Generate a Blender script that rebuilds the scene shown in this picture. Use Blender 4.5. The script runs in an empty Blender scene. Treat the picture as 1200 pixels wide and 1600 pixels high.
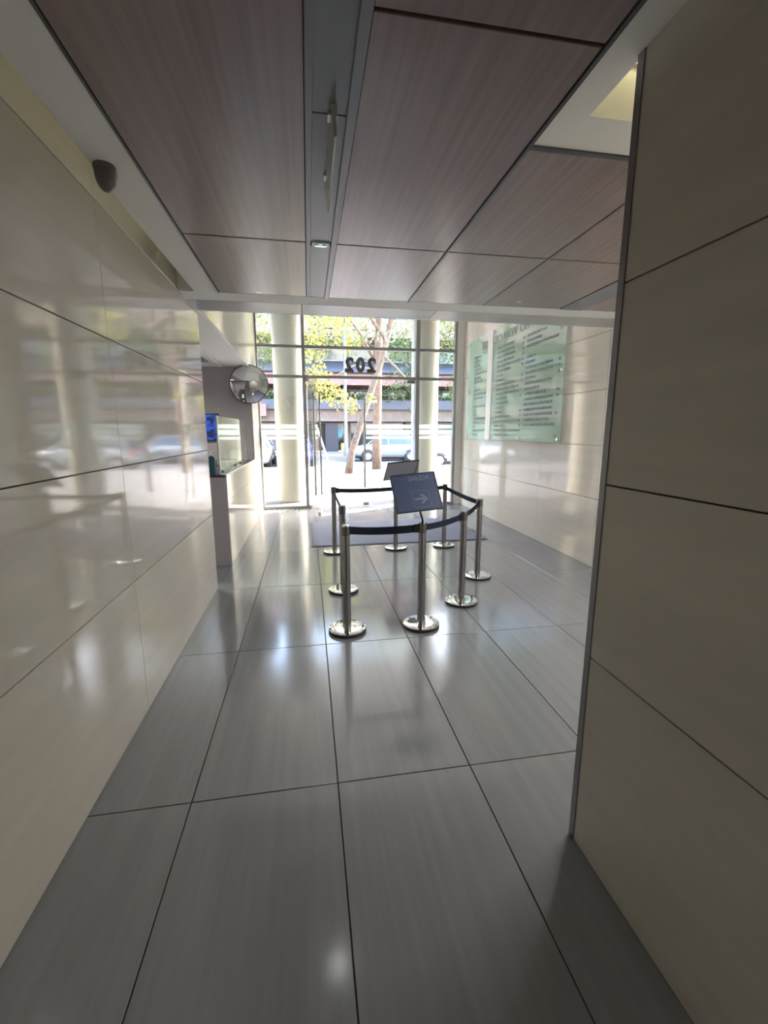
import bpy, bmesh, math, random
from mathutils import Vector, Matrix
R = math.radians
PI = math.pi
random.seed(7)
sc = bpy.context.scene
COL = sc.collection

# ------------------------------------------------------------------ camera
CAMH = 1.6
def cam_matrix(yaw, pitch, roll):
    cy, sy, cp, sp, cr, sr = math.cos(yaw), math.sin(yaw), math.cos(pitch), math.sin(pitch), math.cos(roll), math.sin(roll)
    f = Vector((sy*cp, cy*cp, sp)); r = Vector((cy, -sy, 0)); u = r.cross(f)
    r2 = cr*r + sr*u; u2 = -sr*r + cr*u
    return Matrix(((r2.x, u2.x, -f.x, 0), (r2.y, u2.y, -f.y, 0), (r2.z, u2.z, -f.z, CAMH), (0, 0, 0, 1)))
cd = bpy.data.cameras.new('camera')
cam = bpy.data.objects.new('camera', cd); COL.objects.link(cam)
cd.sensor_fit = 'HORIZONTAL'; cd.sensor_width = 36.0; cd.lens = 681/1200*36
cd.clip_start = 0.02; cd.clip_end = 500
cam.matrix_world = cam_matrix(R(9.733), R(-10.509), R(-0.065))
sc.camera = cam

# ------------------------------------------------------------------ sky, sun, exposure
SUN_AZ = R(61)      # from +Y towards +X
SUN_EL = R(38)
w = bpy.data.worlds.new('sky'); sc.world = w; w.use_nodes = True
nt = w.node_tree
bg = nt.nodes['Background']
sky = nt.nodes.new('ShaderNodeTexSky'); sky.sky_type = 'NISHITA'; sky.sun_disc = False
sky.sun_elevation = SUN_EL; sky.sun_rotation = SUN_AZ; sky.dust_density = 3.0; sky.air_density = 1.0
nt.links.new(sky.outputs[0], bg.inputs[0]); bg.inputs[1].default_value = 1.1
sl = bpy.data.lights.new('sun', 'SUN'); sl.energy = 4.6; sl.angle = R(0.6); sl.color = (1.0, 0.93, 0.80)
so = bpy.data.objects.new('sun', sl); COL.objects.link(so)
sdir = Vector((math.sin(SUN_AZ)*math.cos(SUN_EL), math.cos(SUN_AZ)*math.cos(SUN_EL), math.sin(SUN_EL)))
so.rotation_euler = sdir.to_track_quat('Z', 'Y').to_euler(); so.location = (20, 25, 30)
vs = sc.view_settings
vs.view_transform = 'Standard'; vs.look = 'None'; vs.exposure = 2.2; vs.gamma = 1.0; vs.use_curve_mapping = False

# ------------------------------------------------------------------ materials
M = {}
def mat(name, color=(.5, .5, .5), rough=.5, metal=0., spec=.5, **kw):
    m = bpy.data.materials.new(name); m.use_nodes = True
    b = m.node_tree.nodes['Principled BSDF']
    b.inputs['Base Color'].default_value = (*color, 1); b.inputs['Roughness'].default_value = rough
    b.inputs['Metallic'].default_value = metal; b.inputs['Specular IOR Level'].default_value = spec
    for k, v in kw.items(): b.inputs[k.replace('_', ' ')].default_value = v
    M[name] = m
    return m
def node(m, t, **kw):
    n = m.node_tree.nodes.new(t)
    for k, v in kw.items(): setattr(n, k, v)
    return n
def streaks(name, c1, c2, scale, rough, var=.06, rough_var=0., bump=0., spec=.5, metal=0.):
    """noise stretched along an axis, shifted and tinted a little for each separate piece"""
    m = mat(name, c1, rough, metal, spec); t = m.node_tree; L = t.links; b = t.nodes['Principled BSDF']
    g = node(m, 'ShaderNodeNewGeometry'); oi = node(m, 'ShaderNodeObjectInfo')
    mul = node(m, 'ShaderNodeVectorMath', operation='MULTIPLY'); mul.inputs[1].default_value = scale
    add = node(m, 'ShaderNodeVectorMath', operation='ADD')
    sc_ = node(m, 'ShaderNodeMath', operation='MULTIPLY'); sc_.inputs[1].default_value = 37.0
    L.new(oi.outputs['Random'], sc_.inputs[0])
    L.new(g.outputs['Position'], mul.inputs[0]); L.new(mul.outputs[0], add.inputs[0]); L.new(sc_.outputs[0], add.inputs[1])
    n = node(m, 'ShaderNodeTexNoise'); n.inputs['Scale'].default_value = 1.0; n.inputs['Detail'].default_value = 5; n.inputs['Roughness'].default_value = .6
    L.new(add.outputs[0], n.inputs['Vector'])
    r = node(m, 'ShaderNodeValToRGB'); r.color_ramp.elements[0].position = .34; r.color_ramp.elements[1].position = .68
    r.color_ramp.elements[0].color = (*c1, 1); r.color_ramp.elements[1].color = (*c2, 1)
    L.new(n.outputs['Fac'], r.inputs[0])
    hsv = node(m, 'ShaderNodeHueSaturation')
    mr = node(m, 'ShaderNodeMapRange'); mr.inputs[3].default_value = 1-var; mr.inputs[4].default_value = 1+var
    L.new(oi.outputs['Random'], mr.inputs[0]); L.new(mr.outputs[0], hsv.inputs['Value']); L.new(r.outputs[0], hsv.inputs['Color'])
    L.new(hsv.outputs[0], b.inputs['Base Color'])
    if rough_var:
        n2 = node(m, 'ShaderNodeTexNoise'); n2.inputs['Scale'].default_value = 2.5; L.new(g.outputs['Position'], n2.inputs['Vector'])
        mr2 = node(m, 'ShaderNodeMapRange'); mr2.inputs[3].default_value = rough-rough_var; mr2.inputs[4].default_value = rough+rough_var
        L.new(n2.outputs['Fac'], mr2.inputs[0]); L.new(mr2.outputs[0], b.inputs['Roughness'])
    if bump:
        bp = node(m, 'ShaderNodeBump'); bp.inputs['Strength'].default_value = bump; bp.inputs['Distance'].default_value = .002
        L.new(n.outputs['Fac'], bp.inputs['Height']); L.new(bp.outputs[0], b.inputs['Normal'])
    return m
def thin_glass(name, tint=(1, 1, 1), haze=0., haze_col=(.8, .9, .85)):
    """clear pane: Schlick mix of a clear pass and a mirror reflection, both faces alike"""
    m = bpy.data.materials.new(name); m.use_nodes = True; t = m.node_tree; L = t.links
    for n in list(t.nodes): t.nodes.remove(n)
    out = node(m, 'ShaderNodeOutputMaterial'); g = node(m, 'ShaderNodeNewGeometry')
    dot = node(m, 'ShaderNodeVectorMath', operation='DOT_PRODUCT')
    L.new(g.outputs['Normal'], dot.inputs[0]); L.new(g.outputs['Incoming'], dot.inputs[1])
    ab = node(m, 'ShaderNodeMath', operation='ABSOLUTE'); L.new(dot.outputs['Value'], ab.inputs[0])
    om = node(m, 'ShaderNodeMath', operation='SUBTRACT'); om.inputs[0].default_value = 1; L.new(ab.outputs[0], om.inputs[1])
    pw = node(m, 'ShaderNodeMath', operation='POWER'); pw.inputs[1].default_value = 5; L.new(om.outputs[0], pw.inputs[0])
    ma = node(m, 'ShaderNodeMath', operation='MULTIPLY_ADD'); ma.inputs[1].default_value = .96; ma.inputs[2].default_value = .04; L.new(pw.outputs[0], ma.inputs[0])
    tr = node(m, 'ShaderNodeBsdfTransparent'); tr.inputs[0].default_value = (*tint, 1)
    gl = node(m, 'ShaderNodeBsdfGlossy'); gl.inputs['Roughness'].default_value = .0; gl.inputs[0].default_value = (1, 1, 1, 1)
    base = tr
    if haze:
        df = node(m, 'ShaderNodeBsdfDiffuse'); df.inputs[0].default_value = (*haze_col, 1)
        tl = node(m, 'ShaderNodeBsdfTranslucent'); tl.inputs[0].default_value = (*haze_col, 1)
        ad = node(m, 'ShaderNodeMixShader'); ad.inputs[0].default_value = .5; L.new(df.outputs[0], ad.inputs[1]); L.new(tl.outputs[0], ad.inputs[2])
        mh = node(m, 'ShaderNodeMixShader'); mh.inputs[0].default_value = haze
        L.new(tr.outputs[0], mh.inputs[1]); L.new(ad.outputs[0], mh.inputs[2]); base = mh
    mx = node(m, 'ShaderNodeMixShader'); L.new(ma.outputs[0], mx.inputs[0]); L.new(base.outputs[0], mx.inputs[1]); L.new(gl.outputs[0], mx.inputs[2])
    L.new(mx.outputs[0], out.inputs[0]); M[name] = m
    return m
def emit(name, color, strength):
    m = mat(name, (.8, .8, .8), .4); b = m.node_tree.nodes['Principled BSDF']
    b.inputs['Emission Color'].default_value = (*color, 1); b.inputs['Emission Strength'].default_value = strength
    return m
def noisy(name, c1, c2, scale, rough=.8, **kw):
    return streaks(name, c1, c2, (scale, scale, scale), rough, **kw)

streaks('porcelain', (.60, .565, .49), (.65, .61, .535), (1.2, .9, 14), .06, var=.03, spec=.5)
streaks('floor_stone', (.212, .220, .234), (.248, .256, .270), (22, .8, 4), .14, var=.04, rough_var=.03, spec=1.0)
streaks('laminate', (.235, .172, .155), (.285, .214, .195), (40, .7, 2), .26, var=.05, rough_var=.03, spec=.6)
streaks('beam_stone', (.44, .42, .40), (.49, .47, .45), (1, 8, 4), .30, var=.02, spec=.3)
M['floor_stone'].node_tree.nodes['Principled BSDF'].inputs['IOR'].default_value = 1.6
mat('grout', (.05, .047, .043), .9)
mat('panel_gap', (.16, .15, .13), .9)
mat('gypsum', (.90, .89, .85), .75)
mat('strip_grey', (.19, .20, .225), .35)
mat('edge_grey', (.07, .073, .078), .4)
mat('alu', (.30, .30, .31), .32, .85)
mat('alu_light', (.62, .62, .60), .4, .6)
mat('frame_dark', (.28, .285, .29), .4, .3)
streaks('steel', (.36, .36, .375), (.42, .42, .43), (60, 60, 3), .17, var=.02, metal=1.0)
mat('chrome', (.80, .80, .79), .05, 1.0)
mat('base_side', (.05, .045, .05), .35, .3); mat('head_steel', (.22, .22, .235), .25, .8)
mat('black_plastic', (.012, .012, .014), .4)
noisy('belt_black', (.022, .028, .042), (.034, .04, .058), 90, .85, spec=.08)
noisy('mat_carpet', (.25, .26, .33), (.31, .32, .39), 160, .95, bump=.6, spec=.1)
mat('sign_blue', (.075, .105, .20), .35)
mat('sign_back', (.46, .46, .52), .45)
mat('sign_ink', (.17, .21, .30), .45)
mat('sign_edge', (.03, .035, .05), .4)
mat('white_paint', (.80, .79, .75), .5)
mat('column_paint', (.37, .366, .312), .55)
mat('warm_grey', (.36, .33, .33), .6)
mat('desk_end', (.44, .42, .435), .45)
mat('counter_dark', (.05, .045, .045), .2)
mat('dome_grey', (.17, .15, .145), .3)
mat('mirror_skin', (.62, .63, .65), .03, 1.0)
mat('mirror_rim', (.10, .05, .04), .4)
mat('teal_gel', (.02, .16, .20), .12, Transmission_Weight=.35)
mat('paper_white', (.75, .74, .72), .7)
mat('tray_brown', (.12, .08, .08), .5)
mat('num_black', (.008, .009, .012), .4)
thin_glass('letter_frost', (.9, .95, .93), haze=.92, haze_col=(.92, .97, .94))
mat('text_grey', (.17, .21, .20), .6)
thin_glass('glass', (.97, .985, .98))
thin_glass('glass_shield', (.82, .86, .84), haze=.12, haze_col=(.7, .76, .72))
thin_glass('glass_green', (.93, .99, .96), haze=.40, haze_col=(.82, .98, .87))
thin_glass('film_frost', (.9, .95, .94), haze=.75, haze_col=(.85, .92, .90))
thin_glass('acrylic', (.9, .9, .85), haze=.75, haze_col=(.55, .53, .44))
emit('lamp_lens', (.75, 1.0, .97), 9.0)
emit('led_dim', (1.0, .92, .62), 1.6)
emit('led_warm', (1.0, .90, .48), 1.6)
mat('lamp_dark', (.02, .035, .05), .25)
# street
streaks('pavement', (.115, .112, .120), (.17, .163, .167), (3, 5, 3), .85, var=.0, spec=.2)
noisy('asphalt', (.075, .077, .088), (.10, .103, .113), 12, .9, spec=.2)
mat('curb_stone', (.20, .18, .14), .85)
noisy('soil', (.16, .09, .06), (.24, .14, .10), 14, .95)
noisy('pink_concrete', (.25, .125, .11), (.30, .165, .145), 3, .8, var=.04)
noisy('tan_concrete', (.145, .107, .09), (.19, .142, .12), 3, .8, var=.04)
mat('roof_grey', (.065, .068, .085), .6)
mat('window_dark', (.03, .04, .05), .08, spec=.8)
mat('doorway_dark', (.022, .022, .03), .5)
noisy('bark', (.065, .048, .038), (.14, .11, .09), 9, .9, bump=.7)
noisy('bark_red', (.085, .05, .036), (.14, .10, .078), 7, .9, bump=.7)
mat('pole_grey', (.115, .11, .12), .5, .2)
mat('stake_white', (.42, .40, .36), .7)
def leafmat(name, c1, c2):
    m = mat(name, c1, .5); t = m.node_tree; L = t.links; b = t.nodes['Principled BSDF']
    at = node(m, 'ShaderNodeNewGeometry'); n = node(m, 'ShaderNodeTexNoise'); n.inputs['Scale'].default_value = 2.2
    L.new(at.outputs['Position'], n.inputs['Vector'])
    r = node(m, 'ShaderNodeValToRGB'); r.color_ramp.elements[0].position = .4; r.color_ramp.elements[1].position = .6
    r.color_ramp.elements[0].color = (*c1, 1); r.color_ramp.elements[1].color = (*c2, 1)
    L.new(n.outputs['Fac'], r.inputs[0]); L.new(r.outputs[0], b.inputs['Base Color'])
    tl = node(m, 'ShaderNodeBsdfTranslucent'); L.new(r.outputs[0], tl.inputs[0])
    mx = node(m, 'ShaderNodeMixShader'); mx.inputs[0].default_value = .5
    L.new(b.outputs[0], mx.inputs[1]); L.new(tl.outputs[0], mx.inputs[2])
    L.new(mx.outputs[0], t.nodes['Material Output'].inputs[0])
leafmat('leaf_yellow', (.17, .20, .055), (.28, .235, .045))
leafmat('leaf_green', (.04, .085, .03), (.10, .14, .045))
leafmat('leaf_olive', (.075, .12, .035), (.18, .18, .05))
mat('car_silver', (.24, .27, .29), .25, .3, Coat_Weight=.6)
mat('car_white', (.30, .315, .33), .25, 0., Coat_Weight=.6)
mat('car_blue', (.012, .03, .24), .25, 0., Coat_Weight=.6)
mat('car_glass', (.03, .05, .07), .05, spec=.9)
mat('tyre', (.018, .018, .02), .8)
mat('rim', (.45, .46, .48), .3, .9)
mat('tail_red', (.55, .03, .03), .3)
mat('lamp_clear', (.75, .78, .8), .15)
mat('poster_cyan', (.10, .45, .62), .6)
mat('box_yellow', (.52, .36, .12), .7)
def screen_mat():
    m = mat('screen_blue', (.01, .01, .02), .3); t = m.node_tree; L = t.links; b = t.nodes['Principled BSDF']
    tc = node(m, 'ShaderNodeTexCoord'); v = node(m, 'ShaderNodeTexVoronoi'); v.distance = 'CHEBYCHEV'; v.inputs['Scale'].default_value = 17
    L.new(tc.outputs['Object'], v.inputs['Vector'])
    r = node(m, 'ShaderNodeValToRGB'); r.color_ramp.interpolation = 'CONSTANT'
    e = r.color_ramp.elements; e[0].color = (.008, .02, .09, 1); e[1].position = .38; e[1].color = (.03, .10, .60, 1)
    x = e.new(.62); x.color = (.015, .05, .26, 1); x = e.new(.8); x.color = (.06, .18, .85, 1)
    L.new(v.outputs['Color'], r.inputs[0]); L.new(r.outputs[0], b.inputs['Emission Color']); b.inputs['Emission Strength'].default_value = .2
screen_mat()

# ------------------------------------------------------------------ mesh helpers
def link(name, me, m=None, parent=None, loc=None, smooth=False):
    o = bpy.data.objects.new(name, me); COL.objects.link(o)
    if m is not None and not me.materials: me.materials.append(M[m])
    if smooth:
        for p in me.polygons: p.use_smooth = True
    if parent: o.parent = parent
    if loc is not None: o.location = loc
    return o
def from_bm(name, bm, m, parent=None, loc=None, smooth=False):
    bmesh.ops.recalc_face_normals(bm, faces=bm.faces)
    me = bpy.data.meshes.new(name); bm.to_mesh(me); bm.free()
    return link(name, me, m, parent, loc, smooth)
def add_box(bm, x0, x1, y0, y1, z0, z1, mt=None):
    c = [(x, y, z) for x in (x0, x1) for y in (y0, y1) for z in (z0, z1)]
    v = [bm.verts.new(mt @ Vector(p) if mt else p) for p in c]
    for f in ((0, 1, 3, 2), (4, 6, 7, 5), (0, 4, 5, 1), (2, 3, 7, 6), (0, 2, 6, 4), (1, 5, 7, 3)): bm.faces.new([v[i] for i in f])
    return v
def box(name, x0, x1, y0, y1, z0, z1, m, parent=None, bevel=0.):
    """box whose origin is at its own centre"""
    cx, cy, cz = (x0+x1)/2, (y0+y1)/2, (z0+z1)/2
    bm = bmesh.new(); add_box(bm, x0-cx, x1-cx, y0-cy, y1-cy, z0-cz, z1-cz)
    if bevel: bmesh.ops.bevel(bm, geom=bm.edges[:], offset=bevel, segments=1, affect='EDGES')
    p = Vector((cx, cy, cz))
    if parent: p -= parent.location
    return from_bm(name, bm, m, parent, p)
def add_lathe(bm, prof, n=32, mt=None, closed=True):
    rings = []
    for r, z in prof:
        if r < 1e-6:
            v = bm.verts.new(mt @ Vector((0, 0, z)) if mt else (0, 0, z)); rings.append([v]*n)
        else:
            rings.append([bm.verts.new((mt @ Vector((r*math.cos(2*PI*i/n), r*math.sin(2*PI*i/n), z))) if mt else (r*math.cos(2*PI*i/n), r*math.sin(2*PI*i/n), z)) for i in range(n)])
    for a, b in zip(rings[:-1], rings[1:]):
        for i in range(n):
            q = [a[i], a[(i+1) % n], b[(i+1) % n], b[i]]; u = []
            for v in q:
                if v not in u: u.append(v)
            if len(u) > 2: bm.faces.new(u)
def lathe(name, prof, m, parent=None, loc=None, n=32, mt=None, smooth=True):
    bm = bmesh.new(); add_lathe(bm, prof, n, mt)
    o = from_bm(name, bm, m, parent, loc)
    if smooth:
        for p in o.data.polygons: p.use_smooth = True
        o.data.set_sharp_from_angle(angle=R(35))
    return o
def add_tube(bm, pts, rad, n=10):
    pts = [Vector(p) for p in pts]
    if not isinstance(rad, (list, tuple)): rad = [rad]*len(pts)
    rings = []
    for i, p in enumerate(pts):
        d = (pts[min(i+1, len(pts)-1)]-pts[max(i-1, 0)]).normalized()
        a = d.cross(Vector((0, 1, 0)) if abs(d.y) < .9 else Vector((1, 0, 0))).normalized(); b = d.cross(a)
        rings.append([bm.verts.new(p+rad[i]*(math.cos(2*PI*k/n)*a+math.sin(2*PI*k/n)*b)) for k in range(n)])
    for a, b in zip(rings[:-1], rings[1:]):
        for k in range(n): bm.faces.new((a[k], a[(k+1) % n], b[(k+1) % n], b[k]))
    bm.faces.new(rings[0]); bm.faces.new(rings[-1])
def tube(name, pts, rad, m, parent=None, n=10):
    bm = bmesh.new(); add_tube(bm, pts, rad, n)
    o = from_bm(name, bm, m, parent, smooth=True)
    if parent: o.location = -parent.location
    return o
def prism(name, poly, d0, d1, axis, m, parent=None):
    """polygon (2-D) extruded along an axis: axis 'x' takes (y,z), 'y' takes (x,z), 'z' takes (x,y)"""
    bm = bmesh.new()
    f = {'x': lambda a, b, d: (d, a, b), 'y': lambda a, b, d: (a, d, b), 'z': lambda a, b, d: (a, b, d)}[axis]
    A = [bm.verts.new(f(a, b, d0)) for a, b in poly]; B = [bm.verts.new(f(a, b, d1)) for a, b in poly]
    bm.faces.new(A); bm.faces.new(B)
    for i in range(len(poly)): bm.faces.new((A[i], A[(i+1) % len(poly)], B[(i+1) % len(poly)], B[i]))
    o = from_bm(name, bm, m, parent)
    if parent: o.location = -parent.location
    return o
def tag(o, label, cat, group=None, kind=None):
    o['label'] = label; o['category'] = cat
    if group: o['group'] = group
    if kind: o['kind'] = kind
    return o
def empty(name, loc=(0, 0, 0), rz=0.):
    o = bpy.data.objects.new(name, None); COL.objects.link(o); o.location = loc; o.rotation_euler = (0, 0, rz); o.empty_display_size = .1
    return o
def struct(o, label, cat): return tag(o, label, cat, kind='structure')
def text_mesh(s, size, depth, bold=0.):
    cu = bpy.data.curves.new('lettering', 'FONT'); cu.body = s; cu.size = size; cu.extrude = depth; cu.offset = bold
    cu.align_x = 'CENTER'; cu.align_y = 'CENTER'
    o = bpy.data.objects.new('lettering_tmp', cu); COL.objects.link(o)
    bpy.context.view_layer.update()
    me = bpy.data.meshes.new_from_object(o.evaluated_get(bpy.context.evaluated_depsgraph_get()))
    bpy.data.objects.remove(o); bpy.data.curves.remove(cu)
    return me
GAP = .0025

# ------------------------------------------------------------------ floor
XL, XR, XP, YP = -.968, 3.29, .991, 1.345
ZC = 2.68
floor = struct(box('floor', -3.4, 3.6, -6.2, 9.16, -.12, -.006, 'grout'), 'grey stone tile floor of the lobby', 'floor')
tile_cache = {}
def tile(x0, x1, y0, y1):
    key = (round(x1-x0, 3), round(y1-y0, 3))
    if key not in tile_cache:
        bm = bmesh.new(); hx, hy = (x1-x0)/2-GAP, (y1-y0)/2-GAP
        v = add_box(bm, -hx, hx, -hy, hy, -.006, 0)
        bmesh.ops.recalc_face_normals(bm, faces=bm.faces)
        top = [e for e in bm.edges if all(abs(p.co.z) < 1e-6 for p in e.verts)]
        bmesh.ops.bevel(bm, geom=top, offset=.0015, segments=1, affect='EDGES')
        me = bpy.data.meshes.new('tile'); bm.to_mesh(me); bm.free(); tile_cache[key] = me
    o = link('tile', tile_cache[key], 'floor_stone', floor)
    o.location = Vector(((x0+x1)/2, (y0+y1)/2, 0)) - floor.location
xs = [-3.4]+[.085+.6405*k for k in range(-5, 5)]+[3.6]
ys = [-6.2]+[1.766+1.354*k for k in range(-5, 6)]+[9.16]
xs = sorted(set(round(v, 4) for v in xs)); ys = sorted(set(round(v, 4) for v in ys))
for a, b in zip(xs[:-1], xs[1:]):
    for c, d in zip(ys[:-1], ys[1:]):
        if b-a > .02 and d-c > .02: tile(a, b, c, d)

# ------------------------------------------------------------------ walls clad in polished panels
mat('panel_gap_pale', (.40, .375, .33), .9)
def clad_x(wall, x, side, yj, zj, th=.018, m='porcelain'):
    """panels on a wall at x whose face looks along side (+1 = +x)"""
    for a, b in zip(yj[:-1], yj[1:]):
        for c, d in zip(zj[:-1], zj[1:]):
            box('panel', min(x, x-side*th), max(x, x-side*th), a+GAP*.45, b-GAP*.45, c+GAP, d-GAP, m, wall, bevel=.0012)
def clad_y(wall, y, side, xj, zj, th=.018, m='porcelain'):
    for a, b in zip(xj[:-1], xj[1:]):
        for c, d in zip(zj[:-1], zj[1:]):
            box('panel', a+GAP, b-GAP, min(y, y-side*th), max(y, y-side*th), c+GAP, d-GAP, m, wall, bevel=.0012)
ZJ = [0, .785, 1.42, 2.055, 2.69, 3.1]
wall = struct(box('wall_left', XL-.16, XL-.02, -6.2, 4.5, 0, 3.1, 'panel_gap'), 'polished cream panel wall along the left of the passage', 'wall')
clad_x(wall, XL, 1, [-6.2, -5.5, -3.5, -1.5, .5, 2.497, 4.5], ZJ)
wl2 = struct(box('wall_recess_side', XL-.16, XL, 4.5, 4.518, 0, ZC, 'porcelain'), 'end face of the left panel wall beside the reception opening', 'wall')
# right pillar wall
wp = struct(box('wall_pillar', XP+.02, 3.5, -6.2, YP-.02, 0, 3.1, 'panel_gap'), 'large panel-clad pier close by on the right', 'wall')
clad_x(wp, XP, -1, [-6.2, -4.6, -2.6, -.6, YP-.022], ZJ)
clad_y(wp, YP, 1, [XP+.022, 2.2, 3.29], ZJ)
tr = struct(box('trim_1', XP-.004, XP+.024, YP-.024, YP+.004, 0, 3.1, 'alu'), 'slim metal corner trim on the right-hand pier', 'trim')
# right wall
ZJ2 = [0, .813, 1.435, 2.06, 2.68, 3.3, 3.92, 4.8]
wr = struct(box('wall_right', XR+.02, XR+.2, YP, 9.6, 0, 4.8, 'panel_gap_pale'), 'cream panel wall carrying the glass directory board', 'wall')
clad_x(wr, XR, -1, [YP, 3.2, 4.53, 5.85, 7.17, 8.49, 9.6], ZJ2)
# back wall behind the camera
wb = struct(box('wall_back', XL-.16, XP+.1, -6.4, -6.2, 0, 3.1, 'porcelain'), 'plain wall at the back end of the passage', 'wall')

# ------------------------------------------------------------------ ceiling
ceil = struct(box('ceiling', -3.4, 3.6, -6.4, 4.44, 3.02, 3.12, 'gypsum'), 'ceiling of wood laminate panels in a white border', 'ceiling')
def cpan(name, x0, x1, y0, y1, m, z=ZC, th=.03, bevel=.002): return box(name, x0, x1, y0, y1, z, z+th, m, ceil, bevel)
# laminate panels, left of strip / right of strip
yc = [-6.2, -4.54, -3.07, -1.6, -.13, 1.338, 2.812, 3.872]
g = .006
for a, b in zip(yc[:-1], yc[1:]):
    cpan('laminate_panel', -.652, .022, a+g, b-g, 'laminate'); cpan('laminate_panel', .204, .868, a+g, b-g, 'laminate')
for x0, x1 in ((.884, 1.543), (1.555, 2.262), (2.50, 3.28)):
    for a, b in ((1.80, 2.812), (2.812, 3.872)): cpan('laminate_panel', x0, x1, a+g, b-g, 'laminate')
# dark edge profiles and the grey service strip
cpan('edge_profile', -.664, -.654, -6.2, 3.872, 'edge_grey', ZC-.004, .05, 0)
cpan('edge_profile', .870, .884, -6.2, 3.872, 'edge_grey', ZC-.006, .05, 0)
cpan('edge_profile', .884, 3.28, 1.776, 1.80, 'edge_grey', ZC-.006, .05, 0)
cpan('edge_profile', 1.543, 1.555, 1.80, 3.872, 'edge_grey', ZC-.002, .05, 0)
cpan('grey_strip', 2.275, 2.49, 1.80, 3.872, 'strip_grey', ZC-.004, .04)
cpan('strip_flange', .024, .050, -6.2, 3.872, 'strip_grey', ZC-.006, .05)
cpan('strip_flange', .168, .202, -6.2, 3.872, 'strip_grey', ZC-.010, .05)
for a, b in ((-6.2, -3.4), (-3.4, -.8), (-.8, 1.742), (1.750, 2.80), (2.86, 3.872)): cpan('strip_plate', .050, .168, a, b, 'strip_grey', ZC+.002, .02, 0)
cpan('strip_plate', .050, .168, 2.80, 2.86, 'strip_grey', ZC+.03, .02, 0)
# backing above panel joints
cpan('backing', -.664, .884, -6.2, 3.872, 'black_plastic', ZC+.06, .02, 0); cpan('backing', .884, 3.28, 1.79, 3.872, 'black_plastic', ZC+.06, .02, 0)
# white gypsum borders
jag = [(-.845, 3.9), (-.850, 2.6), (-.838, 1.90), (-.828, 1.86), (-.842, 1.84), (-.845, 0), (-.845, -6.2)]
prism('gypsum_border', [(-.664, -6.2), (-.664, 3.874)]+[(-.845, 3.874)]+jag[1:], ZC, ZC+.012, 'z', 'gypsum', ceil)
cpan('cove_lip', -.845, -.833, -6.2, 3.874, 'gypsum', ZC+.012, .14, 0)
cpan('gypsum_border', .884, 1.003, -6.2, 1.776, 'gypsum', ZC, .012, 0)
cpan('gypsum_border', 1.003, 3.28, 1.60, 1.776, 'gypsum', ZC, .012, 0)
cpan('cove_side', 1.003, 3.28, 1.60, 1.614, 'gypsum', ZC+.012, .16, 0); cpan('cove_side', .989, 1.003, 1.345, 1.614, 'gypsum', ZC+.012, .16, 0)
cpan('cove_top', .989, 3.28, 1.346, 1.614, 'gypsum', ZC+.235, .012, 0)
cpan('gypsum_border', XL+.002, 3.28, 3.874, 4.10, 'gypsum', ZC, .02, 0)
cpan('cove_end', XL+.002, -.833, 3.872, 3.884, 'gypsum', ZC+.012, .30, 0)
# polished beam edge towards the entrance hall
for x0, x1 in ((-.966, -.02), (-.02, 1.198), (1.198, 2.42), (2.42, 3.28)): cpan('beam_panel', x0+.002, x1-.002, 4.104, 4.43, 'beam_stone', ZC, .02)
cpan('beam_trim', XL, XL+.012, 3.95, 4.52, 'white_paint', ZC-.012, .03, 0)
box('beam_face', -.966, 3.28, 4.43, 4.45, ZC, 4.8, 'gypsum', ceil)
hc = struct(box('ceiling_hall', -3.4, 3.6, 4.45, 11.6, 4.8, 4.95, 'gypsum'), 'high white ceiling over the entrance hall', 'ceiling')
# LED strip seen in the cove beside the pier
led = empty('cove_light', (2.0, 1.50, ZC+.19))
tag(led, 'yellowish light strip hidden in the ceiling slot beside the right-hand pier', 'light')
box('channel', 1.06, 3.2, 1.585, 1.598, ZC+.165, ZC+.20, 'alu_light', led)
box('diffuser', 1.06, 3.2, 1.572, 1.585, ZC+.170, ZC+.195, 'led_warm', led)

led2 = empty('cove_light', (-.84, 0, ZC+.14)); tag(led2, 'dim light strip hidden in the slot between left wall and white ceiling border', 'light')
box('channel', -.815, -.785, -6.0, 3.8, ZC+.013, ZC+.020, 'alu_light', led2); box('diffuser', -.810, -.790, -6.0, 3.8, ZC+.020, ZC+.028, 'led_dim', led2)

# ------------------------------------------------------------------ left side beyond the panel wall: reception recess
wlf = struct(box('wall_left_upper', XL-.16, -.965, 4.52, 9.16, 2.74, 4.8, 'panel_gap'), 'pale fascia above the reception opening', 'wall')
clad_x(wlf, -.955, 1, [4.52, 6.85, 9.16], [2.72, 4.8], th=.008)
wls = struct(box('wall_left_end', -1.25, -.975, 8.222, 9.16, 0, 2.735, 'panel_gap'), 'narrow pale wall between reception and the shopfront glass', 'wall')
clad_x(wls, -.957, 1, [8.205, 9.16], [0, 1.1, 2.12, 2.718])
wrb = struct(box('wall_recess_back', -3.4, -.976, 8.2, 8.22, 0, 2.735, 'warm_grey'), 'dark taupe back wall of the reception recess', 'wall')
wrl = struct(box('wall_recess_far', -3.4, -3.2, 4.5, 8.2, 0, 2.74, 'warm_grey'), 'side wall deep inside the reception recess', 'wall')
rc = struct(box('ceiling_recess', -1.42, -.965, 4.52, 8.2, 2.70, 2.735, 'gypsum'), 'lowered ceiling over the reception counter', 'ceiling')
box('border', -1.52, -1.42, 4.52, 8.2, 2.69, 2.74, 'white_paint', rc); box('panel', -3.2, -1.52, 4.52, 8.2, 2.76, 2.80, 'warm_grey', rc); box('border', -3.2, -1.52, 8.02, 8.2, 2.69, 2.74, 'white_paint', rc)
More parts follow.
